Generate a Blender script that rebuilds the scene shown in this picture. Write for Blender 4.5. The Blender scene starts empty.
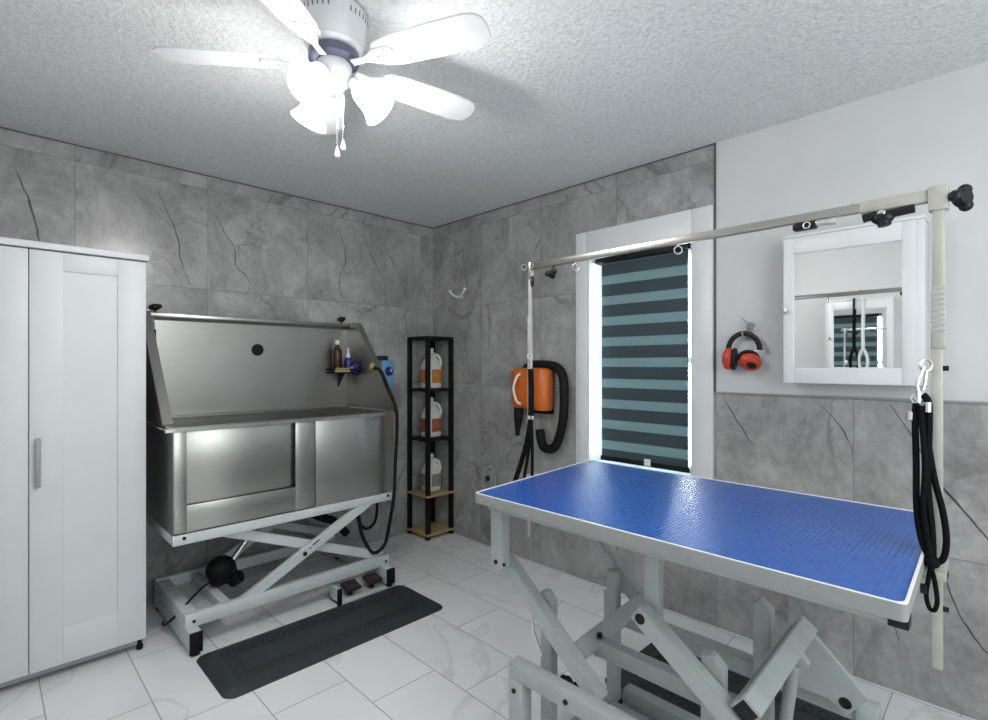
import bpy, bmesh, math, random
from mathutils import Vector, Matrix, Euler
random.seed(7)
scn = bpy.context.scene
COL = scn.collection
PI = math.pi
V = Vector

# ------------------------------------------------------------------ materials
def new_mat(name):
    m = bpy.data.materials.new(name); m.use_nodes = True
    nt = m.node_tree
    return m, nt, nt.nodes['Principled BSDF'], nt.nodes['Material Output']

def L(nt, a, b): nt.links.new(a, b)

def math_n(nt, op, a=None, b=None, c=None):
    n = nt.nodes.new('ShaderNodeMath'); n.operation = op
    for i, v in enumerate((a, b, c)):
        if v is None: continue
        if isinstance(v, (int, float)): n.inputs[i].default_value = v
        else: L(nt, v, n.inputs[i])
    return n.outputs[0]

def noise(nt, vec, scale, detail=4, rough=.5, dist=0):
    n = nt.nodes.new('ShaderNodeTexNoise')
    n.inputs['Scale'].default_value = scale; n.inputs['Detail'].default_value = detail
    n.inputs['Roughness'].default_value = rough; n.inputs['Distortion'].default_value = dist
    if vec is not None: L(nt, vec, n.inputs['Vector'])
    return n.outputs['Fac']

def ramp(nt, fac, stops):
    n = nt.nodes.new('ShaderNodeValToRGB')
    e = n.color_ramp.elements
    while len(e) < len(stops): e.new(.5)
    for i, (p, c) in enumerate(stops):
        e[i].position = p; e[i].color = (*c, 1) if len(c) == 3 else c
    L(nt, fac, n.inputs[0])
    return n.outputs[0]

def mixc(nt, fac, a, b, mode='MIX'):
    n = nt.nodes.new('ShaderNodeMix'); n.data_type = 'RGBA'; n.blend_type = mode
    for sock, v in ((0, fac), (6, a), (7, b)):
        if isinstance(v, (int, float)): n.inputs[sock].default_value = v
        elif isinstance(v, tuple): n.inputs[sock].default_value = (*v, 1) if len(v) == 3 else v
        else: L(nt, v, n.inputs[sock])
    return n.outputs[2]

def bump(nt, bsdf, h, strength, dist=.002):
    b = nt.nodes.new('ShaderNodeBump'); b.inputs['Strength'].default_value = strength
    b.inputs['Distance'].default_value = dist
    L(nt, h, b.inputs['Height']); L(nt, b.outputs[0], bsdf.inputs['Normal'])

def objpos(nt):
    return nt.nodes.new('ShaderNodeTexCoord').outputs['Object']

def geopos(nt):
    return nt.nodes.new('ShaderNodeNewGeometry').outputs['Position']

def plain(name, col, rough=.5, metal=0, nz=.04, nscale=30, spec=None, bmp=0, coat=0):
    """a paint or plastic with a faint mottle of its own"""
    m, nt, p, o = new_mat(name)
    f = noise(nt, objpos(nt), nscale, 3)
    c2 = tuple(max(0, c*(1-nz*2)) for c in col); c3 = tuple(min(1, c*(1+nz)) for c in col)
    L(nt, ramp(nt, f, [(.3, c2), (.7, c3)]), p.inputs['Base Color'])
    p.inputs['Roughness'].default_value = rough; p.inputs['Metallic'].default_value = metal
    if spec is not None: p.inputs['Specular IOR Level'].default_value = spec
    if coat: p.inputs['Coat Weight'].default_value = coat
    if bmp: bump(nt, p, noise(nt, objpos(nt), nscale*6, 2), bmp, .001)
    return m

def cells(nt, axes, pitch, off, stagger=0.0):
    """tile cell maths on world position; returns in-cell coordinates (u, w), cell ids, and the plain position"""
    s = nt.nodes.new('ShaderNodeSeparateXYZ'); pos = geopos(nt); L(nt, pos, s.inputs[0])
    a = s.outputs[axes[0]]; b = s.outputs[axes[1]]
    u = math_n(nt, 'DIVIDE', math_n(nt, 'SUBTRACT', a, off[0]), pitch[0])
    iu = math_n(nt, 'FLOOR', u)
    w = math_n(nt, 'DIVIDE', math_n(nt, 'SUBTRACT', b, off[1]), pitch[1])
    if stagger: w = math_n(nt, 'ADD', w, math_n(nt, 'MULTIPLY', iu, stagger))
    iw = math_n(nt, 'FLOOR', w)
    return math_n(nt, 'SUBTRACT', u, iu), math_n(nt, 'SUBTRACT', w, iw), iu, iw, a, b

def joint(nt, fu, fw, pitch, width):
    def edge(f, pt):
        d = math_n(nt, 'MINIMUM', f, math_n(nt, 'SUBTRACT', 1.0, f))
        return math_n(nt, 'MULTIPLY', d, pt)
    d = math_n(nt, 'MINIMUM', edge(fu, pitch[0]), edge(fw, pitch[1]))
    n = nt.nodes.new('ShaderNodeMapRange'); n.inputs[1].default_value = width*.5; n.inputs[2].default_value = width*1.0
    n.inputs[3].default_value = 1; n.inputs[4].default_value = 0
    L(nt, d, n.inputs[0])
    return n.outputs[0]

def tile_vec(nt, a, b, iu, iw, su, sw, k1=3.7, k2=5.3):
    """texture coordinates that jump from tile to tile"""
    c = nt.nodes.new('ShaderNodeCombineXYZ')
    L(nt, math_n(nt, 'MULTIPLY', a, su), c.inputs[0]); L(nt, math_n(nt, 'MULTIPLY', b, sw), c.inputs[1])
    L(nt, math_n(nt, 'ADD', math_n(nt, 'MULTIPLY', iu, k1), math_n(nt, 'MULTIPLY', iw, k2)), c.inputs[2])
    return c.outputs[0]

def wall_tile(name, axis, pitch, off):
    m, nt, p, o = new_mat(name)
    fu, fw, iu, iw, a, b = cells(nt, (axis, 2), pitch, off)
    j = joint(nt, fu, fw, pitch, .0032)
    vec = tile_vec(nt, a, b, iu, iw, 1.0, .75)
    cloud = noise(nt, vec, 3.2, 9, .68, .7)
    base = ramp(nt, cloud, [(.30, (.17, .169, .166)), (.5, (.335, .333, .327)), (.70, (.52, .517, .508))])
    fine = noise(nt, vec, 26, 5, .7)
    base = mixc(nt, .28, base, ramp(nt, fine, [(.3, (.16, .16, .157)), (.7, (.52, .517, .51))]))
    # veins: thin ridges of a distorted noise
    v1 = noise(nt, vec, 1.5, 5, .55, 1.1)
    ridge = math_n(nt, 'ABSOLUTE', math_n(nt, 'SUBTRACT', v1, .5))
    vein = ramp(nt, ridge, [(0, (1, 1, 1)), (.022, (0, 0, 0))])
    mask = ramp(nt, noise(nt, vec, 2.1, 2), [(.46, (0, 0, 0)), (.60, (1, 1, 1))])
    vm = mixc(nt, 1, vein, mask, 'MULTIPLY')
    vb = nt.nodes.new('ShaderNodeRGBToBW'); L(nt, vm, vb.inputs[0])
    base = mixc(nt, math_n(nt, 'MULTIPLY', vb.outputs[0], .6), base, (.12, .12, .118))
    base = mixc(nt, math_n(nt, 'MULTIPLY', j, .55), base, (.16, .16, .158))
    L(nt, base, p.inputs['Base Color'])
    p.inputs['Roughness'].default_value = .23
    h = math_n(nt, 'ADD', math_n(nt, 'MULTIPLY', j, -1.0), math_n(nt, 'MULTIPLY', cloud, .35))
    bump(nt, p, h, .25, .0015)
    return m

def floor_tile():
    m, nt, p, o = new_mat('floor_tile')
    pitch = (.305, .61)
    fu, fw, iu, iw, a, b = cells(nt, (0, 1), pitch, (.173, .55), 1/3.)
    j = joint(nt, fu, fw, pitch, .0028)
    vec = tile_vec(nt, a, b, iu, iw, 1, .8)
    c = ramp(nt, noise(nt, vec, 2.2, 5, .5, .8), [(.3, (.80, .81, .815)), (.62, (.89, .90, .90))])
    v1 = noise(nt, vec, 1.1, 4, .5, 1.3)
    ridge = math_n(nt, 'ABSOLUTE', math_n(nt, 'SUBTRACT', v1, .5))
    c = mixc(nt, ramp(nt, ridge, [(0, (.35, .35, .35)), (.02, (0, 0, 0))]), c, (.52, .53, .54))
    c = mixc(nt, math_n(nt, 'MULTIPLY', j, .8), c, (.26, .27, .27))
    L(nt, c, p.inputs['Base Color'])
    p.inputs['Roughness'].default_value = .28
    bump(nt, p, math_n(nt, 'MULTIPLY', j, -1.0), .25, .001)
    return m

def popcorn():
    m, nt, p, o = new_mat('popcorn_ceiling')
    pos = geopos(nt)
    f = noise(nt, pos, 62, 3, .65)
    f2 = noise(nt, pos, 190, 2, .5)
    h = math_n(nt, 'ADD', f, math_n(nt, 'MULTIPLY', f2, .4))
    L(nt, ramp(nt, f, [(.28, (.64, .665, .66)), (.6, (.80, .825, .82))]), p.inputs['Base Color'])
    p.inputs['Roughness'].default_value = .9
    bump(nt, p, h, .7, .013)
    return m

def steel(name='brushed_steel', col=(.50, .49, .475), rough=.3, along=(1, 1, 60)):
    m, nt, p, o = new_mat(name)
    mp = nt.nodes.new('ShaderNodeMapping'); mp.inputs['Scale'].default_value = along
    L(nt, objpos(nt), mp.inputs[0])
    f = noise(nt, mp.outputs[0], 8, 5, .6)
    blot = noise(nt, objpos(nt), 3.0, 4, .6)
    c = mixc(nt, .5, ramp(nt, f, [(.3, tuple(x*.86 for x in col)), (.7, tuple(min(1, x*1.08) for x in col))]),
             ramp(nt, blot, [(.3, tuple(x*.86 for x in col)), (.7, tuple(min(1, x*1.06) for x in col))]))
    L(nt, c, p.inputs['Base Color'])
    p.inputs['Metallic'].default_value = 1
    r = nt.nodes.new('ShaderNodeMapRange'); r.inputs[3].default_value = rough*.85; r.inputs[4].default_value = rough*1.25
    L(nt, blot, r.inputs[0]); L(nt, r.outputs[0], p.inputs['Roughness'])
    bump(nt, p, f, .05, .0008)
    return m

def blue_mat():
    m, nt, p, o = new_mat('blue_diamond_rubber')
    pos = objpos(nt)
    s = nt.nodes.new('ShaderNodeSeparateXYZ'); L(nt, pos, s.inputs[0])
    k = PI/.0125
    d1 = math_n(nt, 'SINE', math_n(nt, 'MULTIPLY', math_n(nt, 'ADD', s.outputs[0], s.outputs[1]), k))
    d2 = math_n(nt, 'SINE', math_n(nt, 'MULTIPLY', math_n(nt, 'SUBTRACT', s.outputs[0], s.outputs[1]), k))
    h = math_n(nt, 'MULTIPLY', d1, d2)
    L(nt, ramp(nt, noise(nt, pos, 60, 3), [(.3, (.010, .075, .34)), (.7, (.015, .10, .42))]), p.inputs['Base Color'])
    p.inputs['Roughness'].default_value = .24
    bump(nt, p, h, .4, .0011)
    return m

def zebra():
    m, nt, p, o = new_mat('zebra_blind_fabric')
    s = nt.nodes.new('ShaderNodeSeparateXYZ'); L(nt, geopos(nt), s.inputs[0])
    z = math_n(nt, 'FRACT', math_n(nt, 'DIVIDE', math_n(nt, 'SUBTRACT', 1.929, s.outputs[2]), .1245))
    sheer = math_n(nt, 'GREATER_THAN', z, .55)
    edge = math_n(nt, 'MINIMUM', math_n(nt, 'ABSOLUTE', math_n(nt, 'SUBTRACT', z, .55)),
                  math_n(nt, 'MINIMUM', z, math_n(nt, 'SUBTRACT', 1.0, z)))
    e = ramp(nt, edge, [(.0, (1, 1, 1)), (.035, (0, 0, 0))])
    wv = noise(nt, geopos(nt), 220, 2)
    dark = ramp(nt, wv, [(.3, (.025, .045, .055)), (.7, (.04, .065, .078))])
    lite = ramp(nt, wv, [(.3, (.17, .27, .285)), (.7, (.24, .35, .37))])
    c = mixc(nt, sheer, dark, lite)
    c = mixc(nt, math_n(nt, 'MULTIPLY', e, .7), c, (.012, .02, .024))
    L(nt, c, p.inputs['Base Color']); p.inputs['Roughness'].default_value = .6
    tr = nt.nodes.new('ShaderNodeBsdfTranslucent'); tr.inputs[0].default_value = (.18, .33, .36, 1)
    mx = nt.nodes.new('ShaderNodeMixShader')
    fac = math_n(nt, 'ADD', .015, math_n(nt, 'MULTIPLY', sheer, .12))
    L(nt, fac, mx.inputs[0]); L(nt, p.outputs[0], mx.inputs[1]); L(nt, tr.outputs[0], mx.inputs[2])
    L(nt, mx.outputs[0], o.inputs[0])
    return m

def glass_mat():
    m, nt, p, o = new_mat('window_glass')
    t = nt.nodes.new('ShaderNodeBsdfTransparent'); g = nt.nodes.new('ShaderNodeBsdfGlossy')
    g.inputs['Roughness'].default_value = .02
    fr = nt.nodes.new('ShaderNodeFresnel'); fr.inputs[0].default_value = 1.45
    mx = nt.nodes.new('ShaderNodeMixShader')
    L(nt, fr.outputs[0], mx.inputs[0]); L(nt, t.outputs[0], mx.inputs[1]); L(nt, g.outputs[0], mx.inputs[2])
    L(nt, mx.outputs[0], o.inputs[0])
    return m

def emit(name, col, s):
    m, nt, p, o = new_mat(name)
    p.inputs['Base Color'].default_value = (*col, 1)
    p.inputs['Emission Color'].default_value = (*col, 1); p.inputs['Emission Strength'].default_value = s
    p.inputs['Roughness'].default_value = .3
    return m

def wood():
    m, nt, p, o = new_mat('light_plywood')
    mp = nt.nodes.new('ShaderNodeMapping'); mp.inputs['Scale'].default_value = (3, 30, 3); L(nt, objpos(nt), mp.inputs[0])
    L(nt, ramp(nt, noise(nt, mp.outputs[0], 4, 6, .6, .4), [(.3, (.34, .25, .10)), (.7, (.50, .38, .17))]), p.inputs['Base Color'])
    p.inputs['Roughness'].default_value = .5
    return m

def mirror_mat():
    m, nt, p, o = new_mat('mirror_silver')
    L(nt, ramp(nt, noise(nt, objpos(nt), 2, 2), [(0, (.90, .92, .915)), (1, (.92, .935, .93))]), p.inputs['Base Color'])
    p.inputs['Metallic'].default_value = 1; p.inputs['Roughness'].default_value = .015
    return m

M = dict(
    tile_back=wall_tile('wall_tile_long_side', 0, (.613, .591), (.34, -.008)),
    tile_right=wall_tile('wall_tile_window_side', 1, (.577, .591), (.482, -.008)),
    vein=plain('dark_marble_vein', (.10, .10, .10), .35, nz=.3, nscale=12),
    floor=floor_tile(), ceiling=popcorn(),
    paint=plain('white_wall_paint', (.62, .625, .625), .55, nz=.02, nscale=4, bmp=.05),
    trim=plain('white_trim_paint', (.74, .75, .76), .35, nz=.015, nscale=6),
    seam=plain('grey_edge_trim', (.09, .09, .095), .4),
    laminate=plain('white_laminate', (.70, .725, .745), .42, nz=.015, nscale=5),
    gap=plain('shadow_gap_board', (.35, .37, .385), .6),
    plate=plain('white_enamel_steel', (.60, .645, .645), .42, nz=.03, nscale=14),
    frame=plain('grey_white_powder_coat', (.42, .46, .452), .45, nz=.035, nscale=20, bmp=.04),
    alu=plain('white_aluminium_edge', (.33, .345, .337), .4, metal=.15, nz=.03), lip=plain('white_lip', (.78, .79, .79), .35),
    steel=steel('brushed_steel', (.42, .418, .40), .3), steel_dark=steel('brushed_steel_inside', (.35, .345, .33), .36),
    bright=steel('bright_nickel', (.43, .42, .385), .28, (20, 20, 20)),
    nickel=plain('satin_nickel_paint', (.47, .46, .41), .38, metal=.35, nz=.04),
    chrome=steel('chrome', (.82, .83, .84), .1, (1, 1, 1)),
    black=plain('black_plastic', (.009, .009, .01), .4, spec=.3),
    rubber=plain('black_rubber', (.006, .006, .0065), .6, spec=.22),
    strap=plain('black_webbing', (.004, .004, .005), .8, nscale=200, bmp=.2, spec=.12),
    blackmetal=plain('black_powder_coat', (.006, .006, .007), .55, spec=.22),
    mat=plain('charcoal_foam', (.030, .038, .041), .5, nz=.12, nscale=60, bmp=.1),
    relief=plain('charcoal_foam_relief', (.010, .013, .014), .6),
    blue=blue_mat(), zebra=zebra(), glass=glass_mat(), wood=wood(), mirror=mirror_mat(),
    lamp=emit('lit_frosted_glass', (1.0, .985, .97), 4.5),
    fan=plain('white_fan_enamel', (.66, .67, .69), .35, nz=.02),
    fandark=plain('blue_grey_motor_band', (.10, .11, .17), .35),
    orange=plain('orange_enamel', (.60, .135, .018), .35),
    redor=plain('red_orange_plastic', (.55, .05, .025), .35),
    jug=plain('white_translucent_jug', (.70, .70, .67), .4, nz=.03),
    label_o=plain('orange_paper_label', (.62, .25, .04), .5, nz=.2, nscale=40),
    label_r=plain('rust_paper_label', (.38, .12, .06), .5, nz=.25, nscale=40),
    label_g=plain('grey_print_label', (.30, .31, .30), .5, nz=.4, nscale=60),
    brown=plain('brown_bottle', (.045, .012, .006), .2),
    blueplastic=plain('dark_blue_plastic', (.012, .015, .17), .3),
    yellow=plain('yellow_plastic', (.36, .31, .05), .4),
    ctlblue=plain('light_blue_panel', (.16, .36, .62), .4),
    pedal=plain('brown_black_pedal', (.035, .022, .022), .55),
    white=plain('white_plastic', (.75, .75, .74), .35),
    soft=plain('grey_hose', (.35, .36, .36), .5),
)

# ------------------------------------------------------------------ mesh builder
class MB:
    def __init__(s): s.bm = bmesh.new(); s.mi = 0
    def _merge(s, t):
        for f in t.faces: f.material_index = s.mi
        me = bpy.data.meshes.new('tmp'); t.to_mesh(me); t.free()
        s.bm.from_mesh(me); bpy.data.meshes.remove(me)
        return s
    def box(s, lo, hi, bev=0.0, seg=2, mat=None):
        t = bmesh.new(); bmesh.ops.create_cube(t, size=1)
        lo = V(lo); hi = V(hi); d = hi-lo; c = (hi+lo)/2
        for v in t.verts: v.co = V((v.co.x*d.x, v.co.y*d.y, v.co.z*d.z))
        if bev: bmesh.ops.bevel(t, geom=t.edges[:], offset=min(bev, .45*min(abs(x) for x in d)), segments=seg, affect='EDGES', profile=.5)
        m = Matrix.Translation(c) @ (mat or Matrix())
        bmesh.ops.transform(t, matrix=m, verts=t.verts)
        return s._merge(t)
    def bar(s, a, b, w, h, up=(0, 0, 1), bev=.002, ext=0):
        """box-section bar from a to b: w across, h along 'up'"""
        a = V(a); b = V(b); d = (b-a).normalized(); a = a-d*ext; b = b+d*ext
        x = d; y = V(up).cross(x)
        if y.length < 1e-5: y = V((1, 0, 0)).cross(x)
        y.normalize(); z = x.cross(y)
        t = bmesh.new(); bmesh.ops.create_cube(t, size=1); ln = (b-a).length
        for v in t.verts: v.co = V((v.co.x*ln, v.co.y*w, v.co.z*h))
        if bev: bmesh.ops.bevel(t, geom=t.edges[:], offset=min(bev, .4*w, .4*h), segments=2, affect='EDGES')
        m = Matrix((x, y, z)).transposed().to_4x4(); m.translation = (a+b)/2
        bmesh.ops.transform(t, matrix=m, verts=t.verts)
        return s._merge(t)
    def tube(s, pts, r, seg=8, closed=False, smooth=True, flat=None):
        pts = [V(p) for p in pts]
        if smooth and len(pts) > 2: pts = spline(pts, closed)
        n = len(pts); t = bmesh.new(); rings = []
        up = None
        for i, p in enumerate(pts):
            if closed: d = pts[(i+1) % n]-pts[i-1]
            else: d = pts[min(i+1, n-1)]-pts[max(i-1, 0)]
            d.normalize()
            if up is None:
                up = V((0, 0, 1)) if abs(d.z) < .9 else V((1, 0, 0))
            a = up-d*up.dot(d)
            if a.length < 1e-6: a = d.orthogonal()
            a.normalize(); b = d.cross(a); up = a
            rr = r(i/(n-1)) if callable(r) else r
            ra, rb = (rr, rr) if not flat else (rr*flat[0], rr*flat[1])
            rings.append([t.verts.new(p+a*math.cos(2*PI*k/seg)*ra+b*math.sin(2*PI*k/seg)*rb) for k in range(seg)])
        for i in range(n if closed else n-1):
            A = rings[i]; B = rings[(i+1) % n]
            for k in range(seg): t.faces.new((A[k], A[(k+1) % seg], B[(k+1) % seg], B[k]))
        if not closed:
            t.faces.new(rings[0][::-1]); t.faces.new(rings[-1])
        bmesh.ops.recalc_face_normals(t, faces=t.faces)
        return s._merge(t)
    def lathe(s, prof, loc=(0, 0, 0), axis=(0, 0, 1), seg=24, scale=(1, 1)):
        t = bmesh.new(); rings = []
        for r, z in prof:
            if r < 1e-6: rings.append([t.verts.new((0, 0, z))])
            else: rings.append([t.verts.new((r*math.cos(2*PI*k/seg)*scale[0], r*math.sin(2*PI*k/seg)*scale[1], z)) for k in range(seg)])
        for A, B in zip(rings, rings[1:]):
            for k in range(seg):
                a0, a1 = A[k % len(A)], A[(k+1) % len(A)]; b0, b1 = B[k % len(B)], B[(k+1) % len(B)]
                f = [a0]
                for v in (a1, b1, b0):
                    if v not in f: f.append(v)
                if len(f) > 2: t.faces.new(f)
        for R, rev in ((rings[0], True), (rings[-1], False)):
            if len(R) > 2: t.faces.new(R[::-1] if rev else R)
        bmesh.ops.recalc_face_normals(t, faces=t.faces)
        q = V((0, 0, 1)).rotation_difference(V(axis).normalized()).to_matrix().to_4x4()
        q.translation = V(loc)
        bmesh.ops.transform(t, matrix=q, verts=t.verts)
        return s._merge(t)
    def cyl(s, a, b, r, seg=16, bev=None):
        a = V(a); b = V(b); h = (b-a).length
        c = bev if bev is not None else min(r, h)*.12
        return s.lathe([(r-c, 0), (r, c), (r, h-c), (r-c, h)], a, b-a, seg)
    def sphere(s, c, r, sc=(1, 1, 1), sub=2):
        t = bmesh.new(); bmesh.ops.create_icosphere(t, subdivisions=sub, radius=r)
        for v in t.verts: v.co = V((v.co.x*sc[0], v.co.y*sc[1], v.co.z*sc[2]))+V(c)
        return s._merge(t)
    def prism(s, poly, thick, bev=0):
        """planar polygon extruded by the vector 'thick'"""
        t = bmesh.new(); th = V(thick)
        A = [t.verts.new(V(p)) for p in poly]; B = [t.verts.new(V(p)+th) for p in poly]
        t.faces.new(A); t.faces.new(B[::-1]); n = len(A)
        for i in range(n): t.faces.new((A[i], B[i], B[(i+1) % n], A[(i+1) % n]))
        bmesh.ops.recalc_face_normals(t, faces=t.faces)
        if bev: bmesh.ops.bevel(t, geom=t.edges[:], offset=bev, segments=2, affect='EDGES')
        return s._merge(t)
    def torus(s, c, R, r, axis=(0, 0, 1), seg=20, ms=8, sc=(1, 1)):
        q = V((0, 0, 1)).rotation_difference(V(axis).normalized())
        pts = [V(c)+q @ V((R*math.cos(2*PI*k/seg)*sc[0], R*math.sin(2*PI*k/seg)*sc[1], 0)) for k in range(seg)]
        return s.tube(pts, r, ms, True, False)
    def build(s, name, mat, parent=None, angle=.6):
        bm = s.bm
        off = V(ORG.get(parent.name, (0, 0, 0))) if parent else V((0, 0, 0))
        for v in bm.verts: v.co -= off
        for f in bm.faces: f.smooth = True
        for e in bm.edges:
            if len(e.link_faces) == 2: e.smooth = e.calc_face_angle(0) < angle
        me = bpy.data.meshes.new(name); bm.to_mesh(me); bm.free()
        for m in (mat if isinstance(mat, (list, tuple)) else [mat]): me.materials.append(m)
        o = bpy.data.objects.new(name, me); COL.objects.link(o)
        if parent: o.parent = parent; ORG[o.name] = tuple(off)
        return o

ORG = {}
def spline(p, closed=False, k=6):
    n = len(p); out = []
    rng = range(n) if closed else range(n-1)
    for i in rng:
        p0 = p[(i-1) % n] if closed else p[max(i-1, 0)]; p1 = p[i]
        p2 = p[(i+1) % n]; p3 = p[(i+2) % n] if closed else p[min(i+2, n-1)]
        for j in range(k):
            t = j/k
            out.append(.5*((2*p1)+(p2-p0)*t+(2*p0-5*p1+4*p2-p3)*t*t+(3*p1-p0-3*p2+p3)*t**3))
    if not closed: out.append(p[-1])
    return out

def tag(o, label, cat, group=None):
    o['label'] = label; o['category'] = cat
    if group: o['group'] = group
    return o

def thing(name, loc, label, cat, group=None):
    o = bpy.data.objects.new(name, None); COL.objects.link(o); o.location = loc
    o.empty_display_size = .05
    ORG[o.name] = tuple(loc)
    return tag(o, label, cat, group)

def struct(o, label=None):
    o['kind'] = 'structure'
    if label: o['label'] = label
    return o

# ------------------------------------------------------------------ room
WX, WY, LX, FY, CH = 2.632, 3.36, -.36, -1.5, 2.44      # right wall, long wall, left wall, wall behind, ceiling
OY0, OY1, OZ0, OZ1 = 1.178, 1.835, .71, 1.985             # window opening
struct(MB().box((LX-.15, FY-.15, -.12), (WX+.25, WY+.15, 0)).build('floor', M['floor']), 'white marble look floor tiles')
struct(MB().box((LX-.15, FY-.15, CH), (WX+.25, WY+.15, CH+.12)).build('ceiling', M['ceiling']), 'white popcorn textured ceiling')

def vein_strip(mb, pts, plane, val, w):
    """a thin dark vein lying on the tile face (0.3 mm proud), as part of the tile mesh"""
    pts = spline([V((p[0], p[1], 0)) for p in pts], k=5)
    n = len(pts); t = bmesh.new(); A = []; B = []
    rnd = random.Random(int(abs(pts[0].x*1000)))
    for i, p in enumerate(pts):
        d = (pts[min(i+1, n-1)]-pts[max(i-1, 0)]).normalized(); q = V((-d.y, d.x, 0))
        ww = w*(.25+.75*math.sin(PI*(i+.5)/n))*rnd.uniform(.6, 1.3)*.5
        p = p+q*rnd.uniform(-.003, .003)
        for S, sg in ((A, 1), (B, -1)):
            c = p+q*ww*sg
            S.append(t.verts.new((c.x, val, c.y) if plane == 1 else (val, c.x, c.y)))
    for i in range(n-1): t.faces.new((A[i], A[i+1], B[i+1], B[i]))
    mb._merge(t)

w = MB().box((LX-.15, WY, 0), (WX+.25, WY+.15, CH))
w.mi = 1
for pts, wd in [([(1.79, 2.29), (1.83, 2.17), (1.845, 2.06), (1.80, 1.93), (1.815, 1.80)], .007),
                ([(.985, 2.24), (1.04, 2.13), (1.10, 2.03), (1.11, 1.93), (1.19, 1.84), (1.17, 1.76)], .006),
                ([(.70, 2.28), (.76, 2.15), (.80, 2.03), (.81, 1.93), (.86, 1.78)], .009),
                ([(.12, 2.25), (.17, 2.10), (.20, 1.95), (.20, 1.86)], .009),
                ([(2.0, 2.25), (2.06, 2.12), (2.16, 1.97)], .005),
                ([(2.35, 1.74), (2.36, 1.66), (2.38, 1.57)], .008)]:
    vein_strip(w, pts, 1, WY-.0004, wd)
struct(w.build('wall_back', [M['tile_back'], M['vein']]), 'grey marble tiled wall behind the bathing tub')

# right wall: brick of pieces around the window opening; tiled part and painted part are one wall
w = MB()
Y0 = FY-.15
for lo, hi in [((WX, OY1, 0), (WX+.25, WY, CH)), ((WX, 1.066, 0), (WX+.25, OY0, CH)), ((WX, OY0, 0), (WX+.25, OY1, OZ0)),
               ((WX, OY0, OZ1), (WX+.25, OY1, CH)), ((WX, Y0, 0), (WX+.25, 1.066, 1.184))]:
    w.box(lo, hi)
w.mi = 1; w.box((WX+.001, Y0, 1.184), (WX+.25, 1.066, CH))
w.mi = 2
for pts, wd in [([(2.985, 2.22), (2.975, 2.08), (2.945, 1.95), (2.935, 1.82)], .008),
                ([(1.03, 1.17), (.96, 1.05), (.88, .93)], .006),
                ([(.62, 1.16), (.55, 1.08), (.50, 1.0), (.485, .93)], .006),
                ([(.36, 1.16), (.27, 1.0), (.20, .86), (.10, .72), (.03, .62)], .008),
                ([(.40, .48), (.365, .35), (.33, .2)], .007),
                ([(.19, .52), (.15, .38), (.08, .27), (.02, .2)], .007),
                ([(2.22, 2.1), (2.18, 1.98), (2.10, 1.86)], .004),
                ([(2.21, .5), (2.23, .3), (2.20, .15)], .005)]:
    vein_strip(w, pts, 0, WX-.0004, wd)
struct(w.build('wall_right', [M['tile_right'], M['paint'], M['vein']]), 'window wall, grey tile with a white painted upper part')
struct(MB().box((WX-.007, 1.0605, 1.184), (WX, 1.0685, CH), .001).build('trim_1', M['seam']), 'dark edge strip between tile and paint')
struct(MB().box((WX-.006, Y0+.15, 1.178), (WX, 1.06, 1.186), .001).build('trim_2', M['alu']), 'thin strip along the top of the wainscot tiles')
struct(MB().box((LX, WY-.004, CH-.007), (WX, WY, CH)).build('trim_3', M['seam']), 'dark joint between long tiled wall and ceiling')
struct(MB().box((WX-.004, 1.068, CH-.007), (WX, WY, CH)).build('trim_4', M['seam']), 'dark joint between window wall tiles and ceiling')
struct(MB().box((LX-.15, FY-.15, 0), (LX, WY, CH)).build('wall_left', M['paint']), 'white wall behind the camera side')
struct(MB().box((LX, FY-.15, 0), (WX, FY, CH)).build('wall_front', M['paint']))

# window: casing, jamb, sash, glass
cz0 = OZ0-.09
c = MB()
c.box((WX-.022, OY1, cz0), (WX, OY1+.078, 2.127), .004)
c.box((WX-.022, OY0-.108, cz0), (WX, OY0, 2.127), .004)
c.box((WX-.022, OY0, OZ1), (WX, OY1, 2.127), .004)
c.box((WX-.03, OY0, cz0), (WX, OY1, OZ0), .004)
win = struct(c.build('window_1', M['trim']), 'tall window in white casing')
j = MB()
j.box((WX-.004, OY1-.012, OZ0), (WX+.2, OY1, OZ1)); j.box((WX-.004, OY0, OZ0), (WX+.2, OY0+.012, OZ1))
j.box((WX-.004, OY0, OZ1-.012), (WX+.2, OY1, OZ1)); j.box((WX-.004, OY0, OZ0), (WX+.2, OY1, OZ0+.015))
j.build('window_jamb', M['trim'], win)
s = MB()
for lo, hi in [((2.77, OY0+.012, OZ0+.015), (2.81, OY0+.032, OZ1-.012)), ((2.77, OY1-.032, OZ0+.015), (2.81, OY1-.012, OZ1-.012)),
               ((2.77, OY0+.032, OZ0+.015), (2.81, OY1-.032, OZ0+.05)), ((2.77, OY0+.032, OZ1-.047), (2.81, OY1-.032, OZ1-.012)),
               ((2.77, OY0+.032, 1.33), (2.81, OY1-.032, 1.365))]:
    s.box(lo, hi, .003)
s.build('window_sash', M['trim'], win)
MB().box((2.788, OY0+.032, OZ0+.05), (2.793, OY1-.032, OZ1-.047)).build('window_pane', M['glass'], win)

# zebra blind, hung inside the jamb
t = thing('zebra_blind', (2.70, 1.505, 2.0), 'dark teal zebra roller blind lowered in the tall window', 'blind')
MB().box((2.696, 1.235, .765), (2.700, 1.778, 1.955)).build('fabric', M['zebra'], t)
MB().box((2.655, 1.215, 1.935), (2.745, 1.805, 1.972), .008).build('head_rail', M['blackmetal'], t)
MB().box((2.688, 1.228, .740), (2.708, 1.785, .768), .006).build('bottom_bar', M['blackmetal'], t)
MB().box((2.684, 1.45, .745), (2.688, 1.49, .785), .002).build('pull_tab', M['white'], t)

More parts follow.
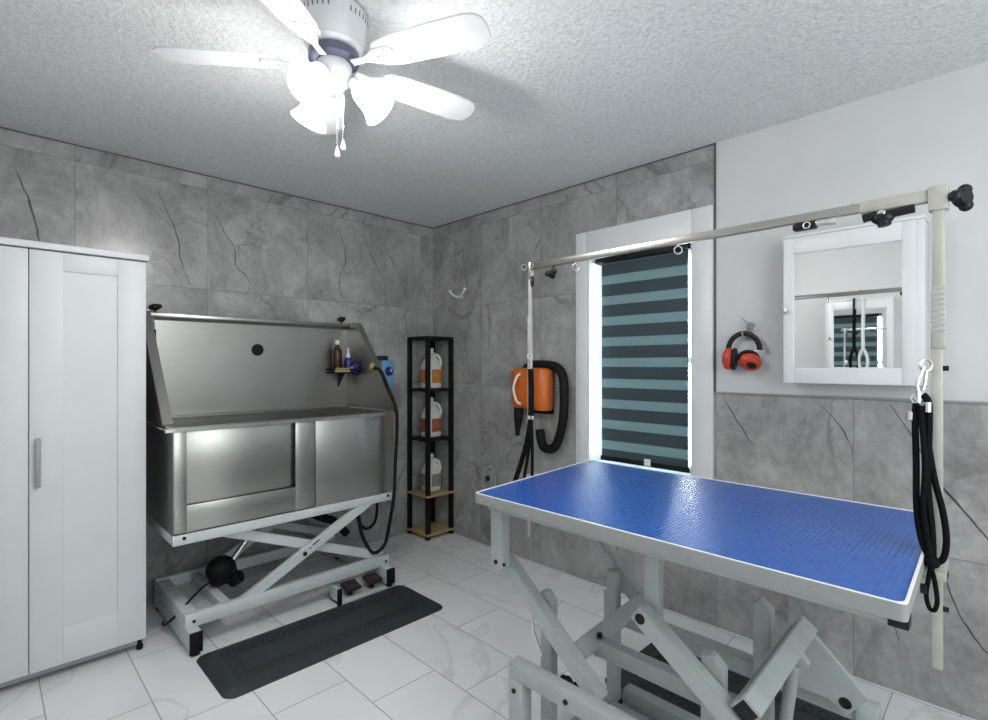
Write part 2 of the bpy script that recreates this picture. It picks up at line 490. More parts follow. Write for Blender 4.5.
# ------------------------------------------------------------------ ceiling fan
FX, FYC = .80, 1.53
t = thing('ceiling_fan', (FX, FYC, CH), 'white ceiling fan with three lit glass shades', 'ceiling fan')
MB().lathe([(.105, 0), (.108, -.012), (.106, -.03), (.10, -.07), (.088, -.105), (.07, -.118), (0, -.118)], (FX, FYC, CH-.004), seg=48).build('housing', M['fan'], t)
v = MB()
for k in range(40):
    a = 2*PI*k/40
    if k % 10 > 6: continue
    v.bar((FX+.1062*math.cos(a), FYC+.1062*math.sin(a), CH-.022), (FX+.1048*math.cos(a), FYC+.1048*math.sin(a), CH-.038), .004, .003, bev=0)
v.build('vent_grille', M['fandark'], t)
MB().lathe([(.070, 0), (.078, -.006), (.078, -.03), (.06, -.038), (0, -.038)], (FX, FYC, CH-.121), seg=40).build('motor_band', M['fandark'], t)
MB().lathe([(.05, 0), (.055, -.01), (.055, -.05), (.045, -.066), (.028, -.082), (.022, -.10), (0, -.104)], (FX, FYC, CH-.157), seg=32).build('light_kit', M['fan'], t)
zb = CH-.166
for ang in (-66, -8, 66, 142, -144):
    a = math.radians(ang); d = V((math.cos(a), math.sin(a), 0)); n = V((-d.y, d.x, 0)); O = V((FX, FYC, zb))
    tilt = math.radians(-11)
    def P(r, s): return O+d*r+n*(s*math.cos(tilt))+V((0, 0, s*math.sin(tilt)))
    poly = []
    prof = [(.155, .026), (.17, .045), (.22, .056), (.36, .062), (.47, .062), (.505, .055), (.525, .035), (.53, 0)]
    poly = [P(r, s) for r, s in prof]+[P(r, -s) for r, s in prof[-2::-1]]
    bl = MB().prism(poly, (0, 0, .006), .0015).build('blade', M['fan'], t)
    ir = MB()
    ir.prism([P(.07, .012), P(.12, .010), P(.16, .03), P(.215, .028), P(.225, 0), P(.215, -.028), P(.16, -.03), P(.12, -.010), P(.07, -.012)], (0, 0, -.005), .001)
    for r, s in ((.195, .02), (.195, -.02), (.165, 0)): ir.sphere(P(r, s)-V((0, 0, .005)), .005, sub=1)
    ir.build('blade_iron', M['fan'], bl)
for ang in (212, 318, 96):
    a = math.radians(ang); d = V((math.cos(a), math.sin(a), 0)); O = V((FX, FYC, CH-.205))
    ax = (d*.72+V((0, 0, -.70))).normalized()
    base = O+d*.062+V((0, 0, -.012))
    arm = MB().tube([O+d*.03, O+d*.05+V((0, 0, -.004)), base+ax*.01], .009, 10)
    arm.lathe([(.018, -.006), (.021, 0), (.021, .018), (.016, .022)], base, ax, 20)
    arm = arm.build('lamp_arm', M['fan'], t)
    prof = [(.018, .012), (.027, .018), (.036, .034), (.040, .055), (.042, .075), (.048, .095), (.059, .115), (.0615, .118), (.059, .119), (.046, .097), (.038, .075), (.036, .055), (.032, .036), (.02, .022)]
    MB().lathe(prof, base, ax, 32).build('glass_shade', M['lamp'], arm)
    ld = bpy.data.lights.new('fan_bulb', 'POINT'); ld.energy = 7.5; ld.shadow_soft_size = .045; ld.color = (1, .975, .95)
    lo = bpy.data.objects.new('fan_bulb', ld); COL.objects.link(lo); lo.location = base+ax*.135
for dx, dy, zl in ((-.004, -.03, 1.985), (.022, -.018, 2.02)):
    ch = MB()
    z = CH-.26
    while z > zl+.02: ch.sphere((FX+dx, FYC+dy, z), .0022, sub=1); z -= .0042
    ch = ch.build('pull_chain', M['chrome'], t)
    MB().lathe([(.0015, .034), (.004, .026), (.0075, .01), (.0075, .004), (.004, 0)], (FX+dx, FYC+dy, zl-.012), seg=12).build('chain_fob', M['white'], ch)

# ------------------------------------------------------------------ wardrobe
t = thing('wardrobe', (.145, 3.08, 0), 'tall white wardrobe with panelled doors and grey bar handle', 'wardrobe')
b = MB()
b.box((-.28, 2.862, .055), (-.262, 3.34, 1.80)); b.box((.528, 2.862, .055), (.546, 3.34, 1.80))
b.box((-.262, 2.87, .07), (.528, 3.335, .09)); b.box((-.262, 3.325, .09), (.528, 3.335, 1.80))
b.box((-.262, 2.88, 1.0), (.528, 3.325, 1.018)); b.box((.132, 2.88, .09), (.148, 3.325, 1.0))
b.build('carcass', M['laminate'], t)
MB().box((-.292, 2.833, 1.803), (.556, 3.35, 1.83), .003).build('top_panel', M['laminate'], t)
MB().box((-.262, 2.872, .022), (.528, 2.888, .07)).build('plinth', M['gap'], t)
for x0, x1 in ((-.277, .1385), (.1415, .546)):
    d = MB()
    z0, z1, s = .052, 1.797, .108
    d.box((x0, 2.845, z0), (x0+s, 2.862, z1), .0015); d.box((x1-s, 2.845, z0), (x1, 2.862, z1), .0015)
    d.box((x0+s, 2.845, z0), (x1-s, 2.862, z0+.155), .0015); d.box((x0+s, 2.845, z1-.078), (x1-s, 2.862, z1), .0015)
    d.box((x0+s-.004, 2.8525, z0+.15), (x1-s+.004, 2.861, z1-.07))
    d = d.build('door', M['laminate'], t)
    if x0 > 0:
        h = MB()
        h.box((.158, 2.819, .815), (.176, 2.832, 1.02), .005); h.box((.161, 2.83, .83), (.173, 2.847, .85), .002); h.box((.161, 2.83, .985), (.173, 2.847, 1.005), .002)
        h.build('handle', M['soft'], d)['label'] = 'grey bar handle'
for x, y in ((.525, 2.868), (-.255, 2.868), (.525, 3.31), (-.255, 3.31)):
    MB().lathe([(.012, 0), (.014, .004), (.014, .02), (.009, .024), (.009, .06)], (x, y, 0), seg=16).build('foot', M['blackmetal'], t)

# ------------------------------------------------------------------ bathing tub on scissor lift
t = thing('bathing_tub', (1.21, 2.95, 0), 'stainless steel dog bathing tub with high splash back on white lift', 'bathing tub')
X0, X1, YF, YB, ZB, ZR = .615, 1.795, 2.68, 3.30, .545, 1.022
st = MB()
st.box((X0, YF, ZB), (X0+.004, YB, ZR)); st.box((X1-.004, YF, ZB), (X1, YB, ZR))
st.box((X0, YB-.004, ZB), (X1, YB, ZR)); st.box((X0, YF, ZB), (X1, YB, ZB+.006))
st.box((X0+.004, YF+.02, ZB+.2), (X1-.004, YB-.004, ZB+.206))
# front panel around the door opening
DX0, DX1, DZ0 = .672, 1.182, .674
st.box((X0, YF, ZB), (DX0, YF+.006, ZR), .001); st.box((DX0, YF, ZB), (DX1, YF+.006, DZ0), .001)
st.box((DX1, YF, ZB), (1.29, YF+.006, ZR), .001); st.box((1.293, YF-.003, ZB), (X1, YF+.006, ZR), .002)
st.build('basin', M['steel'], t)
dr = MB().box((DX0-.01, YF+.012, DZ0-.01), (DX1+.01, YF+.018, ZR), .001)
dr.build('door_panel', M['steel'], t)
MB().box((DX1-.008, YF-.001, DZ0), (DX1, YF+.013, ZR)).build('door_seal', M['rubber'], t)
r = MB()
r.box((.582, YF-.014, ZR+.002), (1.845, YF+.03, ZR+.012), .003); r.box((.582, YF+.03, ZR+.002), (.63, YB, ZR+.012), .003); r.box((1.78, YF+.03, ZR+.002), (1.845, YB, ZR+.012), .003)
r.box((.582, YF-.015, ZR-.006), (1.845, YF-.011, ZR+.011))
r.build('rim', M['steel'], t)
MB().box((.586, YF-.0175, ZR-.005), (.622, YF-.0145, ZR+.009), .001).build('rim_clip', M['white'], t)
bk = MB()
bk.box((.60, YB-.006, ZR+.014), (1.82, YB, 1.565)); bk.prism([(.60, YB-.006, 1.565), (1.82, YB-.006, 1.565), (1.82, YB+.03, 1.60), (.60, YB+.03, 1.60)], (0, .004, .004))
bk.box((.66, YB-.12, ZR+.012), (1.79, YB-.006, ZR+.02))
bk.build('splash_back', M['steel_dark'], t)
MB().box((.605, YB-.05, 1.580), (1.83, YB-.018, 1.602), .004).build('tether_rail', M['bright'], t)
for xa, th in ((.590, .017), (1.815, .017)):
    wg = MB().prism([(xa+.004, YF+.01, ZR+.014), (xa+.004, YB, ZR+.014), (xa+.004, YB, 1.60), (xa+.004, YB-.16, 1.60), (xa+.004, YF+.04, ZR+.06)], (.006, 0, 0))
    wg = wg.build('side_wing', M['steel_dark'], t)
    fl = MB().bar((xa+.0085, YF+.005, ZR+.03), (xa+.0085, YB-.16, 1.60), .010, .042, (1, 0, 0), .003); fl.bar((xa+.0085, YB-.16, 1.60), (xa+.0085, YB+.03, 1.60), .010, .042, (1, 0, 0), .003)
    fl.build('wing_flange', M['bright'], wg)
g = MB().lathe([(.036, 0), (.036, .004), (.03, .007), (.026, .004), (0, .004)], (1.213, YB-.006, 1.412), (0, -1, 0), 32)
for rr in (.008, .015, .021): g.torus((1.213, YB-.011, 1.412), rr, .0017, (0, -1, 0), 24, 6)
g.build('overflow_drain', M['black'], t)
for x in (.668, 1.762):
    k = MB().cyl((x, YB-.034, 1.60), (x, YB-.034, 1.615), .006, 10)
    k.sphere((x, YB-.034, 1.632), .023, (1.1, 1.0, .85)); k.sphere((x+.02, YB-.034, 1.638), .013); k.sphere((x-.018, YB-.034, 1.630), .013)
    k.build('rail_knob', M['black'], t)
# top frame and scissor lift
f = MB()
f.box((X0+.0, YF-.006, .498), (X1-.005, YF+.034, ZB), .004); f.box((X0+.0, YB-.07, .498), (X1-.005, YB-.03, ZB), .004)
f.box((X0+.0, YF+.034, .498), (X0+.04, YB-.07, ZB), .004); f.box((X1-.045, YF+.034, .498), (X1-.005, YB-.07, ZB), .004)
f.build('top_frame', M['plate'], t)
for x in (X0+.045, X1-.045): MB().cyl((x, YF-.010, .528), (x, YF-.005, .528), .008, 12).build('frame_bolt', M['black'], t)
for x in (.70, 1.735): MB().cyl((x, YF-.012, .135), (x, YF-.005, .135), .007, 12).build('frame_bolt', M['black'], t)
for y in (YF+.012, YB-.06):
    a1 = MB().bar((.875, y, .125), (1.645, y, .522), .03, .052, (0, 0, 1), .004)
    o1 = a1.build('scissor_arm', M['plate'], t)
    a2 = MB().bar((.775, y+.035, .535), (1.735, y+.035, .155), .03, .05, (0, 0, 1), .004)
    a2.build('scissor_arm', M['plate'], t)
    if y < 3:
        MB().cyl((1.232, y-.022, .31), (1.232, y-.013, .31), .011, 14).build('pivot_bolt', M['black'], o1)
        p_ = MB().bar((1.275, y-.0155, .345), (1.315, y-.0155, .366), .003, .006, bev=0); p_.sphere((1.262, y-.0155, .332), .005, sub=1)
        p_.build('stamped_mark', M['black'], o1)
f = MB()
f.box((.665, YF-.006, .108), (1.76, YF+.034, .17), .004); f.box((.665, YB-.07, .108), (1.76, YB-.03, .17), .004)
f.box((.665, YF+.034, .108), (.725, YB-.07, .165), .004); f.box((.83, YF+.034, .108), (.875, YB-.07, .162), .004); f.box((1.70, YF+.034, .108), (1.76, YB-.07, .165), .004)
f.box((.725, YF+.034, .11), (.83, YB-.07, .116))
f.box((.668, YF-.07, .02), (.718, YB, .108), .004); f.box((1.705, YF-.07, .02), (1.757, YB, .108), .004)
f.build('base_frame', M['plate'], t)
for x in (.668, 1.705):
    for y0, y1 in ((YF-.075, YF-.058), (YB-.01, YB+.004)):
        MB().box((x-.001, y0, .018), (x+.052, y1, .1085), .004).build('end_cap', M['rubber'], t)
    for y in (YF-.045, YB-.05): MB().cyl((x+.025, y, 0), (x+.025, y, .02), .022, 16).build('foot', M['rubber'], t)
m = MB()
m.sphere((.90, 2.95, .245), .068, (1.1, .9, 1.0), 3); m.cyl((.86, 2.95, .20), (.97, 2.95, .225), .05, 18); m.box((.85, 2.91, .17), (.93, 2.99, .26), .01); m.cyl((.945, 2.93, .17), (.975, 2.89, .205), .034, 14)
m.build('lift_motor', M['rubber'], t)
m = MB().cyl((.93, 2.95, .24), (1.07, 2.95, .42), .016, 12); m.cyl((1.07, 2.95, .42), (1.13, 2.95, .51), .010, 10)
m.build('actuator_rod', M['chrome'], t)
MB().cyl((1.085, 2.95, .42), (1.115, 2.95, .462), .018, 12).build('rod_collar', M['rubber'], t)
MB().tube([(.88, 2.93, .20), (.80, 2.86, .215), (.74, 2.83, .19), (.69, 2.82, .15), (.652, 2.90, .07), (.648, 3.0, .02), (.66, 3.05, .014)], .005, 8).build('motor_cable', M['rubber'], t)
MB().tube([(1.37, 3.16, .57), (1.41, 3.13, .45), (1.52, 3.10, .36), (1.62, 3.08, .31), (1.69, 3.06, .22)], .026, 12).build('drain_hose', M['rubber'], t)

# foot pedal unit in front of the tub base
p = thing('foot_pedal', (1.53, 2.60, 0), 'white foot pedal tray with two brown pedals under tub', 'foot pedal')
b = MB()
b.box((1.395, 2.610, .0), (1.70, 2.720, .016), .003); b.box((1.395, 2.610, .0), (1.407, 2.720, .088), .003); b.box((1.407, 2.708, .016), (1.70, 2.720, .075), .003)
b.build('tray', M['plate'], p)
MB().box((1.384, 2.604, .0), (1.411, 2.6135, .090), .003).build('end_guard', M['rubber'], p)
for x in (1.445, 1.585):
    MB().prism([(x, 2.614, .048), (x+.092, 2.614, .048), (x+.092, 2.695, .066), (x, 2.695, .066)], (0, -.002, .02), .004).build('pedal', M['pedal'], p)
    MB().box((x+.03, 2.65, .014), (x+.055, 2.675, .062)).build('pedal_spring', M['blackmetal'], p)

# sprayer hose looping from the caddy to the floor
h = thing('spray_hose', (1.80, 2.66, .2), 'black spray hose hanging from tub corner past the front panel', 'hose')
MB().tube([(1.83, 2.985, 1.30), (1.775, 2.80, 1.285), (1.735, 2.66, 1.19), (1.77, 2.62, 1.06), (1.775, 2.615, .93), (1.768, 2.62, .75), (1.765, 2.63, .55), (1.745, 2.65, .36), (1.715, 2.66, .24), (1.66, 2.70, .20), (1.625, 2.76, .30), (1.612, 2.78, .42), (1.608, 2.79, .50)], .0105, 10).build('hose_tube', M['rubber'], h)
MB().tube([(1.65, 2.86, .50), (1.65, 2.86, .38), (1.70, 2.85, .30), (1.77, 2.85, .33), (1.785, 2.85, .45), (1.775, 2.86, .52)], .009, 10).build('hose_loop', M['rubber'], h)
n = MB().cyl((1.845, 3.01, 1.285), (1.805, 2.93, 1.315), .022, 14); n.cyl((1.845, 3.01, 1.285), (1.852, 3.04, 1.345), .016, 12); n.torus((1.82, 2.955, 1.305), .022, .005, (-.4, -.8, .3), 18, 8)
n.build('spray_nozzle', M['yellow'], h)['label'] = 'yellow spray nozzle'

# corner caddy and what stands on it
c = thing('corner_caddy', (1.75, 3.22, 1.27), 'dark corner shelf hung inside tub splash back', 'shelf')
b = MB(); b.prism([(1.66, YB-.007, 1.262), (1.812, YB-.007, 1.262), (1.812, 3.09, 1.262), (1.76, 3.10, 1.262)], (0, 0, .008))
b.tube([(1.66, YB-.012, 1.29), (1.76, 3.10, 1.29), (1.808, 3.09, 1.29)], .004, 8, smooth=False)
b.build('tray', M['blackmetal'], c)
b = MB(); b.prism([(1.75, YB-.008, 1.262), (1.75, YB-.09, 1.262), (1.75, YB-.008, 1.17)], (.008, 0, 0)); b.build('bracket', M['blackmetal'], c)
b = thing('shampoo_bottle', (1.715, 3.235, 1.272), 'brown shampoo bottle with white cap in tub corner', 'bottle')
MB().lathe([(.028, 0), (.032, .006), (.032, .13), (.028, .15), (.014, .172), (.013, .186), (0, .187)], (1.715, 3.235, 1.2705), seg=24).build('body', M['brown'], b)
MB().lathe([(.0165, 0), (.0165, .022), (.013, .028), (0, .029)], (1.715, 3.235, 1.457), seg=18).build('cap', M['white'], b)
b = thing('dispenser_bottle', (1.772, 3.19, 1.272), 'small blue bottle with white pointed cap in tub corner', 'bottle')
MB().lathe([(.026, 0), (.029, .006), (.029, .075), (.022, .092), (.012, .098), (0, .099)], (1.772, 3.19, 1.2705), seg=24).build('body', M['blueplastic'], b)
MB().lathe([(.015, 0), (.014, .018), (.008, .03), (.005, .062), (0, .064)], (1.772, 3.19, 1.369), seg=16).build('cap', M['white'], b)
b = thing('soap_box', (1.79, 3.135, 1.272), 'low dark blue soap box with white mark below the bottles', 'box')
MB().box((1.766, 3.115, 1.2705), (1.81, 3.155, 1.325), .006).build('body', M['blueplastic'], b)
MB().box((1.7645, 3.121, 1.295), (1.7660, 3.147, 1.306)).build('mark', M['white'], b)
b = thing('scrub_brush', (1.735, 3.17, 1.272), 'yellow scrub brush lying in tub corner caddy', 'brush')
MB().bar((1.692, 3.215, 1.292), (1.752, 3.125, 1.292), .028, .016, bev=.006).build('back', M['yellow'], b)
MB().bar((1.692, 3.215, 1.277), (1.752, 3.125, 1.277), .022, .0125, bev=.001).build('bristles', M['soft'], b)

# clip hanging on the left of the tub
c = thing('tether_clip', (.655, 3.255, 1.50), 'black tether clip with yellow strap hanging at tub left end', 'clip')
MB().tube([(.652, 3.262, 1.579), (.650, 3.244, 1.540), (.656, 3.242, 1.51), (.660, 3.25, 1.535), (.657, 3.262, 1.579)], .004, 8).build('snap_ring', M['chrome'], c)
MB().box((.640, 3.236, 1.455), (.668, 3.252, 1.512), .006).build('snap_body', M['black'], c)
MB().box((.648, 3.240, 1.38), (.666, 3.246, 1.456), .001).build('strap', M['yellow'], c)
MB().box((.640, 3.237, 1.363), (.680, 3.251, 1.381), .003).build('strap_end', M['black'], c)

# control box on the wall right of the tub
c = thing('control_box', (2.16, 3.33, 1.26), 'light blue control box with dark knob on wall beside tub', 'control box')
MB().box((2.105, 3.295, 1.155), (2.218, WY, 1.352), .006).build('case', M['ctlblue'], c)
MB().box((2.09, 3.31, 1.352), (2.17, WY, 1.385), .004).build('cable_box', M['black'], c)
MB().lathe([(.034, 0), (.034, .006), (.026, .008), (.022, .026), (.018, .029), (0, .029)], (2.165, 3.296, 1.27), (0, -1, 0), 24).build('dial', M['blueplastic'], c)
MB().box((2.160, 3.263, 1.266), (2.170, 3.269, 1.29), .002).build('dial_pointer', M['white'], c)

# ------------------------------------------------------------------ anti-fatigue mats
def floor_mat(name, x0, y0, x1, y1, label):
    t = thing(name, ((x0+x1)/2, (y0+y1)/2, 0), label, 'mat', 'charcoal anti-fatigue mats')
    def ring(ins, r, z):
        pts = []
        for cx, cy, a0 in ((x1-ins-r, y1-ins-r, 0), (x0+ins+r, y1-ins-r, 90), (x0+ins+r, y0+ins+r, 180), (x1-ins-r, y0+ins+r, 270)):
            for k in range(7):
                a = math.radians(a0+15*k); pts.append(V((cx+r*math.cos(a), cy+r*math.sin(a), z)))
        return pts
    b = bmesh.new(); rs = []
    for ins, r, z in ((0, .05, .0005), (0, .05, .003), (.045, .02, .0155), (.052, .015, .016), (.055, .012, .0148), (.06, .01, .0148), (.064, .01, .016)):
        rs.append([b.verts.new(p) for p in ring(ins, r, z)])
    n = len(rs[0])
    for A, B in zip(rs, rs[1:]):
        for k in range(n): b.faces.new((A[k], A[(k+1) % n], B[(k+1) % n], B[k]))
    b.faces.new(rs[-1]); b.faces.new(rs[0][::-1])
    bmesh.ops.recalc_face_normals(b, faces=b.faces)
    mb = MB(); mb._merge(b); mb.build('pad', M['mat'], t)
    r = MB(); q = .098
    def line(a, b_): r.bar((*a, .0162), (*b_, .0162), .006, .0022, bev=.0006)
    for i in (.128,):
        line((x0+i, y0+i), (x1-i, y0+i)); line((x0+i, y1-i), (x1-i, y1-i)); line((x0+i, y0+i), (x0+i, y1-i)); line((x1-i, y0+i), (x1-i, y1-i))
    nx = int((x1-x0-2*q)/.05)
    for k in range(nx+1):
        x = x0+q+(x1-x0-2*q)*k/nx
        for y in (y0+q, y1-q):
            r.torus((x, y, .016), .019, .0022, seg=12, ms=5); r.torus((x+.02, y+.004, .016), .009, .002, seg=8, ms=5)
    ny = int((y1-y0-2*q)/.05)
    for k in range(1, ny):
        y = y0+q+(y1-y0-2*q)*k/ny
        for x in (x0+q, x1-q): r.torus((x, y, .016), .019, .0022, seg=12, ms=5)
    r.build('border_relief', M['relief'], t)
floor_mat('floor_mat', .680, 2.175, 1.795, 2.602, 'charcoal cushioned mat with embossed border on floor before tub')
floor_mat('floor_mat', 1.83, .10, 2.33, 1.215, 'charcoal cushioned mat on floor under the blue table')

# ------------------------------------------------------------------ corner shelf and jugs
SX0, SY0, SX1, SY1 = 2.372, 3.095, 2.628, 3.355
t = thing('corner_shelf', (2.508, 3.23, 0), 'narrow black metal shelf tower in room corner', 'shelf')
for x, y in ((SX0, SY0), (SX1-.03, SY0), (SX0, SY1-.03), (SX1-.03, SY1-.03)):
    MB().box((x, y, 0), (x+.03, y+.03, 1.535), .002).build('post', M['blackmetal'], t)
MB().box((SX0, SY0, 1.512), (SX1, SY1, 1.536), .002).build('top', M['blackmetal'], t)
for z in (1.134, .755):
    MB().box((SX0, SY0, z-.018), (SX1, SY1, z), .002).build('shelf', M['blackmetal'], t)
for z in (.335, .045):
    MB().box((SX0-.006, SY0-.006, z-.016), (SX1+.004, SY1, z), .002).build('wood_shelf', M['wood'], t)['label'] = 'light plywood shelf'

def jug(z, x, y, h, wd, lab, label, tone):
    t = thing('jug', (x, y, z), label, 'jug', 'gallon jugs on the corner shelf')
    sec = [(.80, 0), (.98, .02), (1.0, .08), (1.0, .50), (.94, .60), (.72, .72), (.44, .83), (.30, .89), (.28, .93)]
    b = bmesh.new(); rings = []
    for s_, zz in sec:
        e = .62 if zz < .55 else .62+.38*min(1, (zz-.55)/.35)
        rr = []
        for k in range(28):
            a = 2*PI*k/28; ca, sa = math.cos(a), math.sin(a)
            rr.append(b.verts.new((x+math.copysign(abs(ca)**e, ca)*s_*wd, y+math.copysign(abs(sa)**e, sa)*s_*wd*.95, z+zz*h)))
        rings.append(rr)
    for A, B in zip(rings, rings[1:]):
        for k in range(28): b.faces.new((A[k], A[(k+1) % 28], B[(k+1) % 28], B[k]))
    b.faces.new(rings[0][::-1]); b.faces.new(rings[-1])
    mb = MB(); mb._merge(b); mb.build('body', M['jug'], t)
    MB().tube([(x+wd*.1, y-wd*.35, z+h*.86), (x+wd*.45, y-wd*.72, z+h*.80), (x+wd*.62, y-wd*.86, z+h*.68), (x+wd*.62, y-wd*.86, z+h*.56)], .011, 10).build('handle', M['jug'], t)
    MB().lathe([(.021, 0), (.021, .018), (.018, .022), (0, .022)], (x, y, z+h*.925), seg=20).build('cap', M['white'], t)
    lb = MB()
    lb.box((x-wd*1.012, y-wd*.62, z+h*.14), (x-wd*.99, y+wd*.62, z+h*.47), .001); lb.box((x-wd*.62, y-wd*.965, z+h*.14), (x+wd*.62, y-wd*.945, z+h*.47), .001)
    lb.build('paper_label', M[lab], t)
jug(1.1345, 2.515, 3.235, .315, .073, 'label_o', 'white jug with orange label, topmost on the corner shelf', 0)
jug(.7555, 2.515, 3.235, .31, .072, 'label_r', 'white jug with rust label, on the middle black shelf', 0)
jug(.3355, 2.515, 3.235, .285, .068, 'label_g', 'white jug with grey print, on the plywood shelf', 0)

# ------------------------------------------------------------------ grooming table
NX, FXT, TZ = 1.187, 1.965, .89
P4 = [V((NX, 1.292, 0)), V((FXT, 1.362, 0)), V((FXT, .158, 0)), V((NX, .136, 0))]
def rounded(poly, r, z, ins=0, n=5):
    c = sum(poly, V((0, 0, 0)))/4; out = []
    N = len(poly)
    for i in range(N):
        p0, p1, p2 = poly[i-1], poly[i], poly[(i+1) % N]
        a = (p0-p1).normalized(); b = (p2-p1).normalized()
        q = p1+(a+b)*ins
        s, e = q+a*r, q+b*r
        for k in range(n+1):
            u = k/n; m = (s*(1-u)**2+q*2*u*(1-u)+e*u*u); out.append(V((m.x, m.y, z)))
    return out
t = thing('grooming_table', (1.576, .74, 0), 'long electric grooming table with blue top on grey frame', 'table')
MB().prism(rounded(P4, .02, TZ-.008, .006), (0, 0, .006), .0015).build('table_top', M['blue'], t)['label'] = 'blue textured rubber top'
e = bmesh.new(); rs = []
for r, ins, z in ((.02, .006, TZ-.006), (.02, .006, TZ-.0005), (.016, .0012, TZ), (.014, 0, TZ-.0015), (.014, 0, TZ-.034), (.014, .006, TZ-.034), (.012, .02, TZ-.03)):
    rs.append([e.verts.new(p) for p in rounded(P4, r, z, ins)])
n = len(rs[0])
for A, B in zip(rs, rs[1:]):
    for k in range(n): e.faces.new((A[k], A[(k+1) % n], B[(k+1) % n], B[k]))
bmesh.ops.recalc_face_normals(e, faces=e.faces)
mb = MB(); mb._merge(e)
for f in mb.bm.faces:
    if min(v.co.z for v in f.verts) > TZ-.0068: f.material_index = 1
mb.build('edge_trim', [M['alu'], M['lip']], t)
MB().prism(rounded(P4, .02, TZ-.026, .012), (0, 0, .017)).build('underboard', M['frame'], t)
for y in (1.20, .93, .58, .285): MB().cyl((NX-.0025, y, TZ-.017), (NX+.004, y, TZ-.017), .003, 10).build('edge_screw', M['soft'], t)
b = MB()
b.box((1.225, .17, TZ-.060), (1.275, 1.262, TZ-.026), .003); b.box((1.88, .19, TZ-.068), (1.93, 1.30, TZ-.026), .003)
b.box((1.275, 1.215, TZ-.068), (1.88, 1.262, TZ-.026), .003); b.box((1.275, .17, TZ-.068), (1.88, .22, TZ-.026), .003)
b.build('top_frame', M['frame'], t)
b = MB(); b.box((1.205, .136, TZ-.055), (1.24, .168, TZ-.033), .002); b.build('tube_cap', M['black'], t)
XN, XF = 1.262, 1.785
S = .044
def col(name, x, y0, y1, z0, z1, dx=.044):
    return MB().box((x, y0, z0), (x+dx, y1, z1), .003).build(name, M['frame'], t)
# hanging brackets under the top
for x in (1.240, XF-.02):
    hb = col('hanging_post', x, 1.215, 1.266, .632, TZ-.026)
    bb = MB()
    for y, z in ((1.238, .655),): bb.cyl((x-.006, y, z), (x+.002, y, z), .0075, 12)
    bb.cyl((x+.012, 1.210, .648), (x+.012, 1.2155, .648), .006, 10)
    bb.build('post_bolt', M['black'], hb)
    xb = 1.337 if x < 1.5 else XF-.02
    col('hanging_post', xb, .699, .742, .590 if x < 1.5 else .70, TZ-.026, .034)
# lift arms: near and far pairs
XA = 1.312
for x, y0, z0, y1, z1, cap in ((XA, 1.252, .631, .884, .334, 0), (XA, .728, .625, .345, .350, 1), (XF, 1.262, .655, .985, .404, 0)):
    a, bq = V((x, y0, z0)), V((x, y1, z1)); d = (bq-a).normalized()
    ar = MB().bar(a, bq, .054, .044, (1, 0, 0), .004, .02).build('lift_arm', M['frame'], t)
    if cap: MB().cyl((x-.0245, y0, z0-.003), (x-.0215, y0, z0-.003), .0145, 20).build('pivot_cap', M['black'], ar)
# far arm at the right end: wide plate with a pivot hole
pl = MB().prism([(XF-.025, .462, .556), (XF-.025, .288, .385), (XF-.025, .338, .318), (XF-.025, .385, .345), (XF-.025, .52, .345), (XF-.025, .56, .40)], (.02, 0, 0), .002).build('arm_plate', M['frame'], t)
k = MB().torus((XF-.026, .342, .352), .013, .003, (-1, 0, 0), 22, 8); k.cyl((XF-.027, .342, .352), (XF-.024, .342, .352), .011, 18); k.build('pivot_bush', M['black'], pl)
# cross tubes between the near and far arms
c1 = MB().bar((1.333, .968, .418), (XF, .995, .425), .055, .058, (0, .632, -.775), .004).build('cross_tube', M['frame'], t)
c2 = MB().bar((1.290, .452, .497), (XF+.005, .452, .520), .052, .052, (0, .632, -.775), .003).build('cross_tube', M['frame'], t)
MB().bar((1.2875, .452, .497), (1.2915, .452, .497), .042, .042, (0, .632, -.775), 0).build('tube_plug', M['black'], c2)
cb = MB().box((1.40, .48, .400), (1.44, .965, .440), .004); cb.box((1.405, .48, .385), (1.45, .96, .400), .002)
cb = cb.build('coupling_beam', M['frame'], t)
MB().cyl((1.42, .945, .440), (1.42, .945, .455), .009, 12).build('beam_bolt', M['black'], cb)
# vertical posts of the base that meet the arms
def slant_post(x, y0, y1, z, dx):
    return MB().prism([(x, y0, 0), (x, y1, 0), (x, y1, z), (x, (y0+y1)/2, z+.003), (x, y0, z-.025)], (dx, 0, 0), .003).build('base_post', M['frame'], t)
pn = slant_post(1.337, 1.078, 1.126, .560, .036)
MB().tube([(1.339, 1.12, .50), (1.335, 1.145, .487), (1.335, 1.157, .45), (1.335, 1.145, .40), (1.338, 1.115, .345)], .0045, 8).build('wire_handle', M['chrome'], pn)
slant_post(1.337, .522, .580, .568, .036)
pf = col('base_post', XF-.06, 1.073, 1.118, .0, .525, .035)
MB().box((XF-.05, 1.118, .28), (XF-.044, 1.136, .44)).build('flange', M['frame'], pf)
MB().box((XF-.064, 1.068, .0), (XF-.02, 1.122, .03), .003).build('post_shoe', M['rubber'], pf)
MB().prism([(XF-.01, .545, .0), (XF-.01, .598, .0), (XF-.01, .598, .555), (XF-.01, .580, .565), (XF-.01, .545, .54)], (.045, 0, 0), .003).build('base_post', M['frame'], t)
